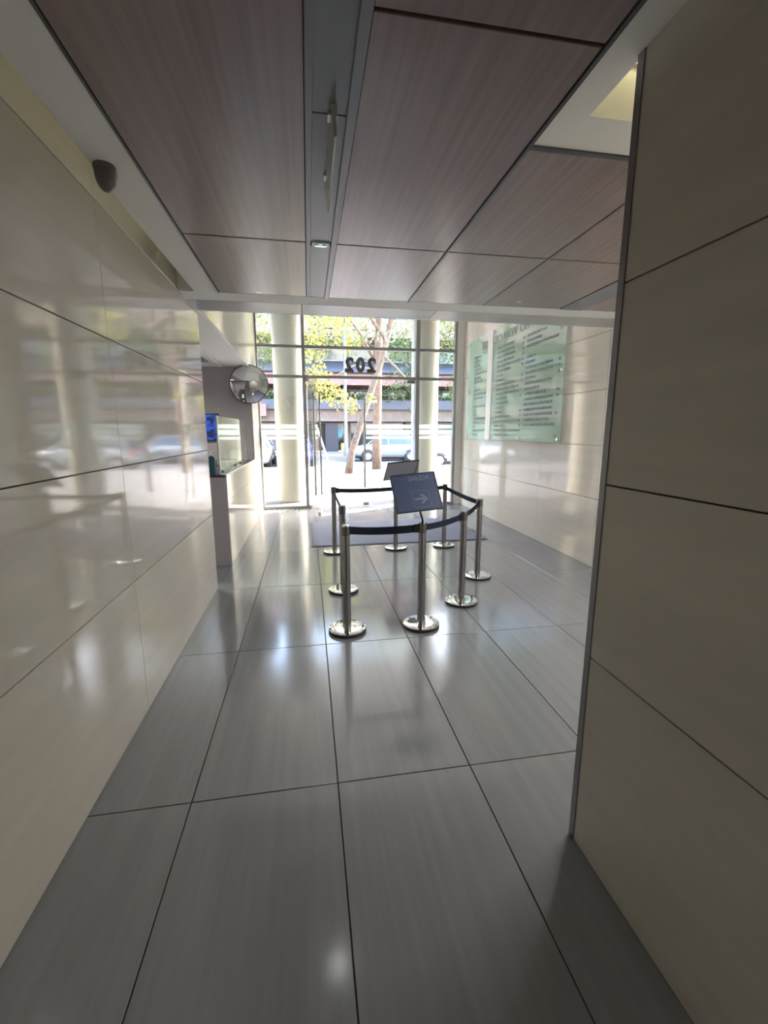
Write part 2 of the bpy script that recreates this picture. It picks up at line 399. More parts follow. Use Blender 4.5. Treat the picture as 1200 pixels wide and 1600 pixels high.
wrn = struct(box('wall_recess_near', -3.4, XL-.16, 4.36, 4.5, 0, 2.76, 'warm_grey'), 'near side wall of the reception recess', 'wall')

# ------------------------------------------------------------------ entrance glazing
YG = 9.22
gz = struct(empty('window_1', (-.95, YG, 0)), 'tall shopfront glazing with grey mullions and transoms', 'window')
def gbox(name, x0, x1, y0, y1, z0, z1, m): return box(name, x0, x1, YG+y0, YG+y1, z0, z1, m, gz)
for x0, x1, d in ((-.965, -.925, .05), (-.075, -.015, .06), (2.245, 2.325, .08), (3.085, 3.135, .05)):
    gbox('mullion', x0, x1, -d, d, 0, 4.8, 'frame_dark' if x0 < 2 else 'alu')
gbox('jamb', 3.135, XR, -.03, .03, 0, 4.8, 'white_paint')
for z in (2.645, 3.215):
    for x0, x1 in ((-.925, -.075), (-.015, 2.245), (2.325, 3.085)): gbox('transom', x0, x1, -.04, .04, z, z+.055, 'frame_dark')
for x0, x1 in ((-.925, -.075), (2.325, 3.085)): gbox('sill', x0, x1, -.05, .05, 0, .06, 'frame_dark')
for x0, x1, low in ((-.925, -.075, .06), (-.015, 2.245, None), (2.325, 3.085, .06)):
    if low is not None: gbox('pane', x0, x1, -.005, .005, low, 2.645, 'glass')
    gbox('pane', x0, x1, -.005, .005, 2.70, 3.215, 'glass'); gbox('pane', x0, x1, -.005, .005, 3.27, 4.8, 'glass')
BANDS = ((1.655, 1.735), (1.53, 1.625), (1.44, 1.49))
for x0, x1 in ((-.925, -.075), (2.325, 3.085)):
    for a, b in BANDS: gbox('frosted_band', x0, x1, -.009, -.006, a, b, 'film_frost')
# house number, seen from behind
hn = empty('house_number', (1.10, YG+.02, 2.78)); tag(hn, 'black house number 202 stuck on the transom glass, seen reversed', 'number')
for ch, x in (('2', .228), ('0', 0.0), ('2', -.228)):
    me = text_mesh(ch, .40, .006, .020)
    xs_ = [v.co.x for v in me.vertices]; zs_ = [v.co.y for v in me.vertices]; cx, cz = (max(xs_)+min(xs_))/2, (max(zs_)+min(zs_))/2
    me.transform(Matrix.Rotation(PI, 4, 'Z') @ Matrix.Rotation(PI/2, 4, 'X') @ Matrix.Diagonal((.185/(max(xs_)-min(xs_)), .30/(max(zs_)-min(zs_)), 1, 1)) @ Matrix.Translation((-cx, -cz, 0)))
    o = link('digit', me, 'num_black', hn); o.location = (x, 0, .15)
# serif lettering OFFICE, seen from behind
def serif_letter(ch, h, wd):
    bm = bmesh.new(); x = -wd/2; th, tn = .042, .022; d = .003
    def B(a, b, c, e): add_box(bm, a, b, -d, d, c, e)
    def arc(cx, rx, a0, a1, n=28):
        P = []
        for i in range(n+1):
            t = R(a0+(a1-a0)*i/n); wv = tn+(th-tn)*abs(math.cos(t))
            P.append([bm.verts.new((cx+(rx-k)*math.cos(t), sd*d, h/2+(h/2-k)*math.sin(t))) for sd, k in ((-1, 0), (1, 0), (1, wv), (-1, wv))])
        for p, q in zip(P[:-1], P[1:]):
            for k in range(4): bm.faces.new((p[k], p[(k+1) % 4], q[(k+1) % 4], q[k]))
    if ch == 'O': arc(x+wd/2, wd/2, 0, 360, 40)
    elif ch == 'C': arc(x+wd/2, wd/2, 48, 312); B(x+wd*.78, x+wd*.86, h*.70, h*.95)
    else:
        s = x+.03; B(s, s+th, 0, h); B(x, s+th+.03, 0, tn); B(x, s+th+.03, h-tn, h)
        if ch in 'FE': B(s, x+wd, h-tn, h); B(x+wd-tn, x+wd, h*.76, h); B(s, x+wd*.78, h*.5-tn/2, h*.5+tn/2); B(x+wd*.78-tn, x+wd*.78, h*.4, h*.6)
        if ch == 'E': B(s, x+wd, 0, tn); B(x+wd-tn, x+wd, 0, h*.24)
    return bm
ws = empty('word_sign', (1.12, YG+.014, 3.375)); tag(ws, 'pale serif word OFFICE on the upper glass, seen reversed', 'lettering')
wds = dict(O=.25, F=.17, I=.095, C=.22, E=.18); gw = .0725; x = .72
for ch in 'OFFICE':
    o = from_bm('letter', serif_letter(ch, .245, wds[ch]), 'letter_frost', ws); o.rotation_euler = (0, 0, PI); o.location = (x-wds[ch]/2, 0, 0); x -= wds[ch]+gw

# glass doors
def door(name, hinge, ang, width, sign, label, bands):
    """frameless leaf; local +x runs from the hinge along the leaf"""
    t = struct(empty(name, (hinge[0], hinge[1], 0), ang), label, 'door')
    def lb(n, x0, x1, y0, y1, z0, z1, m, p=None):
        bm = bmesh.new(); add_box(bm, x0, x1, y0, y1, z0, z1); return from_bm(n, bm, m, p or t)
    lb('pane', .02, width, -.006, .006, .03, 2.63, 'glass')
    lb('patch_fitting', .0, .16, -.016, .016, .01, .075, 'alu'); lb('patch_fitting', .0, .16, -.016, .016, 2.575, 2.64, 'frame_dark')
    lb('lock', width-.13, width-.02, -.017, .017, .03, .095, 'frame_dark')
    if bands:
        for a, b in BANDS: lb('frosted_band', .03, width-.09, -.010, -.007, a, b, 'film_frost')
    for s in (-1, 1):
        bm = bmesh.new(); add_tube(bm, [(width-.055, s*.055, .42), (width-.055, s*.055, 2.30)], .014, 12)
        h = from_bm('handle', bm, 'frame_dark', t, smooth=True)
        bm = bmesh.new()
        for z in (.55, 2.17): add_tube(bm, [(width-.055, s*.006, z), (width-.055, s*.055, z)], .008, 8)
        from_bm('handle_mount', bm, 'frame_dark', h)
    return t
d1 = door('door_1', (-.005, YG), R(-80.5), 1.10, 1, 'frameless glass door leaf standing open into the hall', False)
d2 = door('door_2', (2.235, YG), R(180), 1.12, -1, 'closed frameless glass door leaf with a frosted stripe', True)

# columns outside
for i, (x, y, lab) in enumerate(((-.405, 10.30, 'round cream column outside the glass beside the convex mirror'), (2.745, 10.30, 'round cream column outside the glass nearest the directory board'))):
    o = empty('column', (x, y, 0)); tag(o, lab, 'column', 'columns in front of the entrance')
    lathe('shaft', [(.315, .03), (.315, 4.8)], 'column_paint', o, n=48); lathe('plinth', [(0, 0), (.325, 0), (.325, .03), (.315, .03)], 'curb_stone', o, n=48)

# ------------------------------------------------------------------ stanchions
PH = .88
POS = [(.267, 3.327), (.882, 3.316), (1.384, 3.737), (1.808, 4.414), (1.843, 5.754), (1.145, 5.739), (.305, 5.693), (.307, 4.234)]
LAB = ['chrome stanchion with flat silver cap nearest the left wall', 'chrome stanchion carrying the blue exit sign', 'front right chrome stanchion beside the exit sign stanchion',
       'rightmost chrome stanchion closest to the panel wall', 'rear right chrome stanchion beside the doormat', 'rear chrome stanchion carrying the tilted sign seen from behind', 'rear left chrome stanchion nearest the open glass door', 'left chrome stanchion half hidden behind the nearest one']
def make_stanchion(i):
    x, y = POS[i]; t = empty('stanchion', (x, y, 0)); tag(t, LAB[i], 'stanchion', 'belt stanchions in the lobby')
    b = lathe('base', [(.152, .026), (.146, .030), (.10, .0335), (.05, .035), (0, .0355)], 'chrome', t, n=48)
    lathe('base_rim', [(0, 0), (.146, 0), (.152, .005), (.153, .022), (.152, .026)], 'base_side', t, n=48)
    lathe('post', [(.033, .034), (.0325, .038), (.0315, .046), (.0315, PH-.082)], 'steel', t, n=28)
    lathe('belt_head', [(.0315, PH-.082), (.034, PH-.08), (.034, PH-.012), (.032, PH-.010)], 'head_steel', t, n=28)
    lathe('cap', [(.034, PH-.012), (.0345, PH-.004), (.032, PH), (0, PH)], 'chrome' if i == 0 else 'head_steel', t, n=28)
    j = (i+1) % 8; v = Vector((POS[j][0]-x, POS[j][1]-y, 0)); Ln = v.length; d = v.normalized(); n_ = Vector((-d.y, d.x, 0))
    bm = bmesh.new(); N = 10; rows = []
    hz = .052 if i else .062
    for k in range(N+1):
        u = k/N; p = d*(.033+(Ln-.066)*u); z = PH-.045-.012*4*u*(1-u)
        rows.append([bm.verts.new(p+n_*s*.0012+Vector((0, 0, z+h*hz/2))) for s, h in ((-1, -1), (1, -1), (1, 1), (-1, 1))])
    for a, c in zip(rows[:-1], rows[1:]):
        for k in range(4): bm.faces.new((a[k], a[(k+1) % 4], c[(k+1) % 4], c[k]))
    bm.faces.new(rows[0]); bm.faces.new(rows[-1])
    bl = from_bm('belt', bm, 'belt_black', t)
    bm = bmesh.new(); q = d*(Ln-.047); mt = Matrix.Translation(q+Vector((0, 0, PH-.045))) @ Matrix.Rotation(math.atan2(d.y, d.x), 4, 'Z')
    add_box(bm, -.022, .012, -.009, .009, -.034, .034, mt); from_bm('belt_clip', bm, 'black_plastic', bl)
    return t
ST = [make_stanchion(i) for i in range(8)]

def post_sign(name, center, tilt, roll, yaw, w_, h_, label, front, neck_from, face_m, letters):
    t = empty(name, neck_from); tag(t, label, 'sign', 'signs on the stanchions')
    Mr = Matrix.Rotation(yaw, 4, 'Z') @ Matrix.Rotation(tilt, 4, 'X') @ Matrix.Rotation(roll, 4, 'Y')
    mt = Matrix.Translation(Vector(center)-Vector(neck_from)) @ Mr
    bm = bmesh.new(); add_box(bm, -w_/2, w_/2, -.006, .006, -h_/2, h_/2, mt); fr = from_bm('board', bm, face_m, t)
    bm = bmesh.new(); e = .008
    for a in ((-w_/2-e, -w_/2, -h_/2-e, h_/2+e), (w_/2, w_/2+e, -h_/2-e, h_/2+e), (-w_/2, w_/2, -h_/2-e, -h_/2), (-w_/2, w_/2, h_/2, h_/2+e)):
        add_box(bm, a[0], a[1], -.009, .009, a[2], a[3], mt)
    from_bm('frame', bm, 'sign_edge', t)
    s = 1 if front == 'far' else -1
    hook = mt @ Vector((.0, -s*.008, -h_*.32)); q0 = Vector((0, 0, -.002)); low = mt @ Vector((0, -s*.012, -h_/2-.02))
    bm = bmesh.new(); add_tube(bm, [q0, q0+Vector((0, 0, .02)), low, hook], [.010, .009, .008, .007], 10)
    from_bm('neck', bm, 'base_side', t, smooth=True)
    if letters:
        Q = mt @ Matrix.Translation((0, -.0065, 0)) @ Matrix.Rotation(PI/2, 4, 'X')
        me = text_mesh('SALIDA', .054, .0006, .001); me.transform(Q @ Matrix.Translation((.045, h_*.375, 0))); link('lettering', me, 'sign_ink', t)
        bm = bmesh.new()     # arrow pointing right inside a rounded square
        A = [(-.055, -.010), (.018, -.010), (-.012, -.040), (.016, -.040), (.056, 0), (.016, .040), (-.012, .040), (.018, .010), (-.055, .010)]
        Qa = mt @ Matrix.Translation((.028, 0, -h_*.20))
        bm.faces.new([bm.verts.new(Qa @ Vector((a, -.0072, b))) for a, b in A]); bm.faces.ensure_lookup_table()
        ex = bmesh.ops.extrude_face_region(bm, geom=bm.faces[:])
        bmesh.ops.translate(bm, verts=[v for v in ex['geom'] if isinstance(v, bmesh.types.BMVert)], vec=(mt.to_3x3() @ Vector((0, .001, 0))))
        from_bm('arrow', bm, 'sign_ink', t)
        bm = bmesh.new(); hs, r_, tw = .072, .02, .003; P = []
        for cx, cz, a0 in ((hs-r_, hs-r_, 0), (-hs+r_, hs-r_, 90), (-hs+r_, -hs+r_, 180), (hs-r_, -hs+r_, 270)):
            for k in range(5): a = R(a0+22.5*k); P.append(((cx+r_*math.cos(a), cz+r_*math.sin(a)), (cx+(r_-tw)*math.cos(a), cz+(r_-tw)*math.sin(a))))
        for k in range(len(P)):
            (o1, i1), (o2, i2) = P[k], P[(k+1) % len(P)]
            bm.faces.new([bm.verts.new(Qa @ Vector((p[0], -.0068, p[1]))) for p in (o1, o2, i2, i1)])
        from_bm('arrow_frame', bm, 'sign_ink', t)
        lathe('highlight_cap', [(0, .004), (.010, .003), (.012, 0), (0, 0)], 'chrome', t, mt=mt @ Matrix.Translation((-w_*.27, -.0065, h_*.42)) @ Matrix.Rotation(PI/2, 4, 'X'), n=16)  # chrome cap added in place of a bright highlight on the board
    return t
post_sign('exit_sign', (.827, 3.32, 1.125), R(-33), R(-5.2), R(0), .357, .310, 'dark blue SALIDA sign with a right arrow on a stanchion', 'near', (POS[1][0], POS[1][1], PH+.001), 'sign_blue', True)
post_sign('post_sign', (1.207, 5.70, 1.085), R(46.9), R(-6.1), R(11.5), .415, .353, 'grey back of a tilted sign facing the street', 'far', (POS[5][0], POS[5][1], PH+.001), 'sign_back', False)

# doormat
dm = empty('doormat', (1.3, 6.85, 0)); tag(dm, 'large dark blue-grey entrance mat lying inside the doors', 'mat')
box('pile', .02, 2.57, 6.02, 7.68, .004, .014, 'mat_carpet', dm, .003)
box('rubber_edge', -.01, 2.60, 5.99, 7.71, .0005, .006, 'black_plastic', dm)

# ------------------------------------------------------------------ directory board
db = empty('directory_board', (XR, 7.05, 1.44)); tag(db, 'green glass tenant directory board on the right panel wall', 'board')
BX = 3.248
box('glass_panel', BX, BX+.010, 5.33, 7.60, 1.445, 3.335, 'glass_green', db)
box('glass_panel', BX, BX+.010, 7.82, 8.78, 1.445, 3.335, 'glass_green', db)
box('reflection_strip', BX-.004, BX+.012, 7.605, 7.815, 1.44, 3.34, 'white_paint', db)  # bright reflection along the glass seam, put in as a white strip
for y, z in ((8.70, 3.28), (8.70, 2.38), (8.70, 1.49), (7.52, 3.28), (7.52, 1.49), (6.5, 1.49), (5.385, 1.49), (5.385, 2.38), (5.385, 3.28), (6.5, 3.28)):
    lathe('standoff', [(0, .052), (.018, .050), (.020, .046), (.020, -.0), (0, 0)], 'chrome', db, n=16, mt=Matrix.Translation(Vector((XR, y, z))-db.location) @ Matrix.Rotation(-PI/2, 4, 'Y'))
def wall_text(me): me.transform(Matrix.Rotation(-PI/2, 4, 'Z') @ Matrix.Rotation(PI/2, 4, 'X'))
me = text_mesh('EDIFICIO NEW OFFICE', .17, .001, .002); wall_text(me)
xs_ = [v.co.y for v in me.vertices]; k = 2.15/(max(xs_)-min(xs_))
o = link('title', me, 'text_grey', db); o.scale.y = k; o.location = Vector((BX-.002, 7.02, 3.14))-db.location
rnd = random.Random(3)
def text_line(y_start, width, z, h=.034):
    bm = bmesh.new(); y = y_start; end = y_start-width
    while y > end:
        wd = rnd.uniform(.05, .16); wd = min(wd, y-end)
        if wd < .015: break
        add_box(bm, BX-.003, BX-.0005, y-wd, y, z-h/2, z+h/2); y -= wd+.022
    if len(bm.verts):
        o = from_bm('text_line', bm, 'text_grey', db); o.location = -db.location
    else: bm.free()
c1 = [.33, .32, .28, .33, .60, .34, .42, 0, .32, .60, .50, 0, .60, .18, .2, .6, .3, .12, .6, .25]
c2 = [.62, .62, .66, .64, .85, .52, .24, .24, .7, .85, .85, .42, .5, .28, .28, .6, .9, .34, .9, .5]
c3 = [.55, .42, .85, 0, .28, .26, .75, .75, .30, .75, .45, .6, .8, .8, .8, .8, .75, .9, 0, 0]
for k in range(20):
    z = 2.985-k*.0763
    for st, wd in ((8.46, c1[k]), (7.40, c2[k]), (6.36, c3[k])):
        if wd: text_line(st, wd, z)
    for st in (7.68+.02, 6.50, 5.47):
        if (st < 7 and rnd.random() < .75) or (st > 7 and k % 2 == 0): text_line(st, .05, z)

# ------------------------------------------------------------------ reception desk
dk = empty('reception_desk', (-1.3, 6.8, 0)); tag(dk, 'pale panel-fronted reception counter with a dark end and top', 'desk')
box('body', -1.75, -.985, 5.36, 8.19, 0, 1.07, 'desk_end', dk)
for a, b in ((5.36, 6.77), (6.77, 8.195)):
    for c, d in ((0.0, .785), (.785, 1.085)): box('front_panel', -.985, -.960, a+.0015, b-.0015, c+.0015, d-.0015, 'porcelain', dk, .001)
box('end_panel', -1.78, -.962, 5.335, 5.36, 0, 1.07, 'desk_end', dk)
box('countertop', -1.80, -.972, 5.33, 8.195, 1.07, 1.10, 'counter_dark', dk)
box('edge_trim', -.972, -.958, 5.335, 8.195, 1.085, 1.10, 'alu_light', dk)
gs = empty('glass_screen', (-1.08, 6.8, 1.10)); tag(gs, 'clear protective glass screen standing on the reception counter', 'screen')
box('pane', -1.084, -1.076, 5.62, 7.05, 1.105, 1.785, 'glass_shield', gs); box('pane', -1.084, -1.076, 7.06, 8.03, 1.105, 1.785, 'glass_shield', gs)
box('edge_profile', -1.088, -1.072, 5.60, 5.62, 1.10, 1.787, 'alu_light', gs)
for y in (5.8, 6.8, 7.3, 7.9): box('foot_clamp', -1.10, -1.06, y-.03, y+.03, 1.10, 1.125, 'chrome', gs, .003)
mo = empty('monitor', (-1.9, 8.18, 1.40)); tag(mo, 'wall monitor glowing blue with camera tiles behind the counter', 'monitor')
box('screen', -2.25, -1.545, 8.130, 8.14, 1.455, 1.885, 'screen_blue', mo); box('bezel', -2.27, -1.53, 8.14, 8.197, 1.44, 1.90, 'black_plastic', mo, .004)
bo = empty('pump_bottle', (-1.155, 5.53, 1.10)); tag(bo, 'teal gel pump bottle on the end of the reception counter', 'bottle')
lathe('body', [(0, 0), (.042, 0), (.045, .008), (.045, .17), (.036, .195), (.016, .205), (.016, .215)], 'teal_gel', bo, n=24)
lathe('collar', [(.018, .213), (.018, .235), (.006, .237), (.006, .262), (0, .262)], 'paper_white', bo, n=16)
bm = bmesh.new(); add_tube(bm, [(0, 0, .258), (.02, -.004, .262), (.05, -.008, .254)], .006, 8); from_bm('spout', bm, 'paper_white', bo, smooth=True)
tr_ = empty('document_tray', (-1.24, 7.0, 1.10)); tag(tr_, 'low brown tray of papers on the reception counter', 'tray')
bm = bmesh.new(); 
for a in ((-.11, .11, -.30, .30, 0, .008), (-.11, -.10, -.30, .30, .008, .07), (.10, .11, -.30, .30, .008, .05), (-.11, .11, .29, .30, .008, .07)): add_box(bm, *a)
from_bm('tray_body', bm, 'tray_brown', tr_)
for k in range(3):
    bm = bmesh.new(); add_box(bm, -.095, .095, -.28, .27, .010+k*.014, .020+k*.014, Matrix.Rotation(R(-2+2*k), 4, 'Z')); from_bm('paper', bm, 'paper_white', tr_)
tc_ = empty('tent_card', (-1.18, 7.62, 1.10)); tag(tc_, 'white folded tent card standing on the reception counter', 'card')
for s in (-1, 1):
    bm = bmesh.new(); add_box(bm, -.09, .09, -.0012, .0012, 0, .20, Matrix.Translation((0, s*.062, 0)) @ Matrix.Rotation(s*R(17), 4, 'X')); from_bm('card_face', bm, 'paper_white', tc_)

# convex mirror
cm = empty('convex_mirror', (-.975, 8.10, 2.40)); tag(cm, 'round convex mirror hung at the corner above the reception counter', 'mirror')
# local z of the lathe points out of the dome; aim down the hall
aim = Vector((.22, -1, -.12)).normalized().to_track_quat('Z', 'Y').to_matrix().to_4x4()
Rm_, hd = .318, .085; RS = (Rm_**2+hd**2)/(2*hd)
prof = [(RS*math.sin(a), RS*math.cos(a)-(RS-hd)) for a in [math.asin(Rm_/RS)*k/14 for k in range(15)]]
lathe('mirror_dome', prof, 'mirror_skin', cm, n=56, mt=aim)
lathe('rim', [(Rm_-.004, .006), (Rm_+.006, .008), (Rm_+.010, 0), (Rm_+.006, -.012), (Rm_-.03, -.016), (0, -.018)], 'mirror_rim', cm, n=56, mt=aim)
bm = bmesh.new(); add_tube(bm, [(0, .016, 0), (-.03, .06, .0), (-.06, .10, 0)], .012, 10); from_bm('bracket', bm, 'base_side', cm, smooth=True)

# ------------------------------------------------------------------ ceiling fittings
def downlight(x, y, z, watt, label, group='square downlights in the grey ceiling strip'):
    t = empty('downlight', (x, y, z+.002)); tag(t, label, 'light', group)
    bm = bmesh.new()
    for a in ((-.052, -.034, -.030, .030), (.034, .052, -.030, .030), (-.034, .034, -.030, -.020), (-.034, .034, .020, .030)): add_box(bm, a[0], a[1], a[2], a[3], -.008, .002)
    from_bm('frame', bm, 'white_paint', t)
    bm = bmesh.new()
    for a in ((-.034, -.032, -.02, .02), (.032, .034, -.02, .02), (-.032, .032, -.02, -.018), (-.032, .032, .018, .02)): add_box(bm, a[0], a[1], a[2], a[3], -.001, .028)
    add_box(bm, -.034, .034, -.02, .02, .026, .028); from_bm('housing', bm, 'lamp_dark', t)
    lathe('lens', [(0, .010), (.006, .011), (.010, .015), (.012, .021), (.010, .026)], 'lamp_lens', t, n=20)
    ld = bpy.data.lights.new('downlight_lamp', 'SPOT'); ld.energy = watt; ld.spot_size = R(160); ld.spot_blend = .8; ld.shadow_soft_size = .03 if watt < 5 else .08; ld.color = (1.0, .97, .92)
    lo = bpy.data.objects.new('lamp', ld); COL.objects.link(lo); lo.parent = t; lo.location = (0, 0, -.03)
downlight(.109, 2.83, ZC, .2, 'square white-framed downlight at the far end of the ceiling strip')
for y, wt, lab in ((-.75, 1.0, 'added fill lamp shaped as a downlight just behind the viewpoint'), (-2.6, 7.5, 'added fill lamp shaped as a downlight midway along the rear ceiling strip'), (-4.5, 13, 'added fill lamp shaped as a downlight at the rear end of the ceiling strip')): downlight(.109, y, ZC, wt, lab)  # unseen downlights added behind the camera to fill the passage with light
lin = empty('linear_fill', (2.38, 2.4, ZC-.004)); tag(lin, 'added long fill light in the right-hand grey ceiling strip, unseen behind the pier', 'light')  # added out of sight to brighten the left wall and floor
box('diffuser', 2.31, 2.45, 1.90, 2.90, ZC-.012, ZC-.004, 'white_paint', lin)
ld = bpy.data.lights.new('linear_fill_lamp', 'AREA'); ld.shape = 'RECTANGLE'; ld.size = .14; ld.size_y = 1.0; ld.energy = 10.5; ld.color = (1.0, .98, .95)
lo = bpy.data.objects.new('lamp', ld); COL.objects.link(lo); lo.parent = lin; lo.location = (0, 0, -.012)
downlight(-2.5, 6.3, 2.758, 65, 'added fill lamp shaped as a downlight, unseen over the back of the reception recess')  # hidden lamp added to lighten the reception recess

# hanging acrylic plate
hp = empty('hanging_sign', (.12, 1.95, ZC)); tag(hp, 'thin pale plate hanging edge-on from the grey ceiling strip', 'sign')
prism('plate', [(.108, ZC-.002), (.131, ZC-.002), (.1275, ZC-.098), (.121, ZC-.102)], 1.685, 2.22, 'y', 'acrylic', hp)
for y in (1.75, 2.12): box('clip', .103, .136, y-.02, y+.02, ZC-.010, ZC+.001, 'alu_light', hp)

# dome camera on the left border
dc = empty('dome_camera', (-.795, 2.20, ZC)); tag(dc, 'small grey dome camera under the white border at the left wall', 'camera')
lathe('base_ring', [(0, 0), (.042, 0), (.044, -.008), (.042, -.018), (0, -.018)], 'dome_grey', dc, n=28)
lathe('dome', [(.040, -.018), (.040, -.036), (.036, -.060), (.027, -.082), (.014, -.095), (0, -.099)], 'dome_grey', dc, n=28)
bm = bmesh.new(); add_box(bm, .036, .050, -.008, .008, -.050, -.030); bmesh.ops.bevel(bm, geom=bm.edges[:], offset=.003, segments=2, affect='EDGES'); from_bm('side_clip', bm, 'paper_white', dc)

# ------------------------------------------------------------------ the street
gs1 = struct(box('pavement', -45, 60, 9.16, 20.2, -.2, 0, 'pavement'), 'sunlit pale pavement in front of the entrance', 'pavement')
st_ = struct(box('street', -45, 60, 20.2, 28.0, -.3, -.10, 'asphalt'), 'grey asphalt street beyond the pavement', 'street')
box('kerb', -45, 60, 20.0, 20.2, -.12, .01, 'curb_stone', gs1)
fs = struct(box('pavement_far', -45, 60, 28.0, 35.2, -.2, .03, 'pavement'), 'far pavement across the street', 'pavement')
box('kerb', -45, 60, 27.85, 28.0, -.15, .06, 'curb_stone', fs)
fb = struct(box('wall_facade', XR+.2, 14, 9.3, 9.7, 0, 9, 'white_paint'), 'outer wall of the building beside the entrance', 'wall')
fb2 = struct(box('wall_facade_left', -14, -1.3, 9.2, 10.6, 0, 9, 'white_paint'), 'outer wall of the building left of the entrance', 'wall')
over = struct(box('wall_upper_storey', -14, 14, 9.2, 11.4, 4.95, 14, 'white_paint'), 'upper storeys carried over the entrance columns', 'wall')

# building across the street
bd = empty('street_building', (5, 35, 0)); tag(bd, 'pink concrete block with long planted balconies across the street', 'building')
def bbox(n, x0, x1, y0, y1, z0, z1, m, p=None): return box(n, x0, x1, y0, y1, z0, z1, m, p or bd)
bbox('wall', -25, 42, 37.2, 44, 0, 16, 'tan_concrete')
bbox('ground_beam', -25, 42, 34.6, 37.2, 2.35, 3.25, 'tan_concrete'); bbox('planter', -25, 42, 34.2, 35.2, 3.25, 3.95, 'roof_grey')
bbox('slab', -25, 42, 34.2, 37.2, 5.05, 5.85, 'pink_concrete'); bbox('slab', -25, 42, 34.4, 37.2, 5.85, 5.95, 'tan_concrete')
prism('canopy_roof', [(34.0, 5.95), (37.2, 5.95), (37.2, 7.2)], -4, 42, 'x', 'roof_grey', bd)
bbox('slab', -25, 42, 34.6, 37.2, 8.6, 9.9, 'pink_concrete'); bbox('slab', -25, 42, 34.6, 37.2, 12.2, 13.4, 'pink_concrete')
bbox('slab', -25, -3.0, 34.0, 34.6, 1.2+1.5, 3.6, 'pink_concrete')
x = -24
while x < 40:
    for z0, z1 in ((.35, 2.3), (3.95, 4.95), (7.2, 8.5), (10.1, 12.0)):
        wv = bbox('window', x, x+2.0, 37.10, 37.2, z0, z1, 'frame_dark'); 
        pn = box('pane', x+.08, x+1.92, 37.06, 37.10, z0+.08, z1-.08, 'window_dark'); pn.parent = wv; pn.location = pn.location-bd.location-wv.location
    bbox('pier', x+2.1, x+2.4, 36.6, 37.2, 0, 2.35, 'tan_concrete')
    x += 2.5
dr = bbox('doorway', 1.35, 2.35, 34.9, 37.05, .03, 2.2, 'doorway_dark')
bbox('poster', 2.42, 2.72, 36.5, 36.56, 1.1, 1.9, 'poster_cyan'); bbox('crate', 2.6, 3.1, 35.6, 36.2, .03, .65, 'box_yellow')

# trees
def leaves(name, blobs, n, size, m, parent, seed):
    rd = random.Random(seed); V = []; F = []
    tot = sum(b[3]**2 for b in blobs)
    for bx_, by_, bz_, br in blobs:
        for _ in range(int(n*br*br/tot)):
            while True:
                p = Vector((rd.uniform(-1, 1), rd.uniform(-1, 1), rd.uniform(-1, 1)))
                if p.length < 1: break
            p = Vector((bx_, by_, bz_))+p*br
            a = Vector((rd.gauss(0, 1), rd.gauss(0, 1), rd.gauss(0, 1))).normalized(); b = a.orthogonal().normalized()
            b = Matrix.Rotation(rd.uniform(0, 6.28), 3, a) @ b
            s = size*rd.uniform(.6, 1.3); k = len(V)
            V += [p-b*s*.5, p+a.cross(b)*s*.35, p+b*s*.5, p-a.cross(b)*s*.35+a*s*.12]; F += [(k, k+1, k+2), (k, k+2, k+3)]
    me = bpy.data.meshes.new(name); me.from_pydata([tuple(v) for v in V], [], F)
    o = link(name, me, m, parent); o.location = -parent.location; o['kind'] = 'stuff'
    return o
def tree(loc, label, trunk, branches, barkm):
    t = empty('tree', loc); tag(t, label, 'tree', 'street trees')
    tube('trunk', [p for p, r in trunk], [r for p, r in trunk], barkm, t, 12)
    for br in branches: tube('branch', [p for p, r in br], [r for p, r in br], barkm, t, 8)
    return t
Y1 = 16.7
t1 = tree((1.5, Y1, 0), 'leaning bare-barked tree with yellowing leaves on the near pavement',
    [((1.48, Y1, -.05), .16), ((1.62, Y1, .8), .135), ((1.98, Y1, 1.9), .125), ((2.42, Y1, 3.2), .12), ((2.78, Y1, 4.2), .11), ((3.15, Y1, 5.6), .10), ((3.4, Y1-.2, 7.2), .08)],
    [[((2.95, Y1, 4.9), .07), ((2.4, Y1-.3, 5.5), .06), ((1.9, Y1-.4, 6.3), .045)], [((2.8, Y1, 4.4), .05), ((3.3, Y1-.2, 3.9), .04), ((3.9, Y1-.5, 3.2), .025)],
     [((2.6, Y1, 3.8), .05), ((1.7, Y1-.5, 3.9), .035), ((.7, Y1-1.0, 3.3), .02), ((.3, Y1-1.2, 2.7), .012)], [((3.15, Y1, 5.6), .06), ((4.0, Y1-.5, 6.2), .04), ((4.8, Y1-.9, 6.9), .02)]], 'bark')
leaves('foliage', [(.6, Y1-1, 3.1, .55), (1.1, Y1-.8, 2.75, .45), (1.6, Y1-.6, 2.45, .3), (.3, Y1-1, 3.5, .5), (2.3, Y1-.5, 2.75, .22)], 620, .12, 'leaf_yellow', t1, 11)
leaves('foliage', [(.6, Y1, 5.6, .8), (1.6, Y1-.4, 6.2, .9), (2.6, Y1-.5, 6.4, .8), (3.9, Y1-.5, 6.3, .8), (.2, Y1, 4.6, .6), (1.4, Y1, 4.9, .5), (4.2, Y1-.3, 5.0, .5), (2.5, Y1, 7.6, 1.4), (4.6, Y1, 7.6, 1.3), (.5, Y1, 7.6, 1.3)], 4600, .125, 'leaf_yellow', t1, 12)
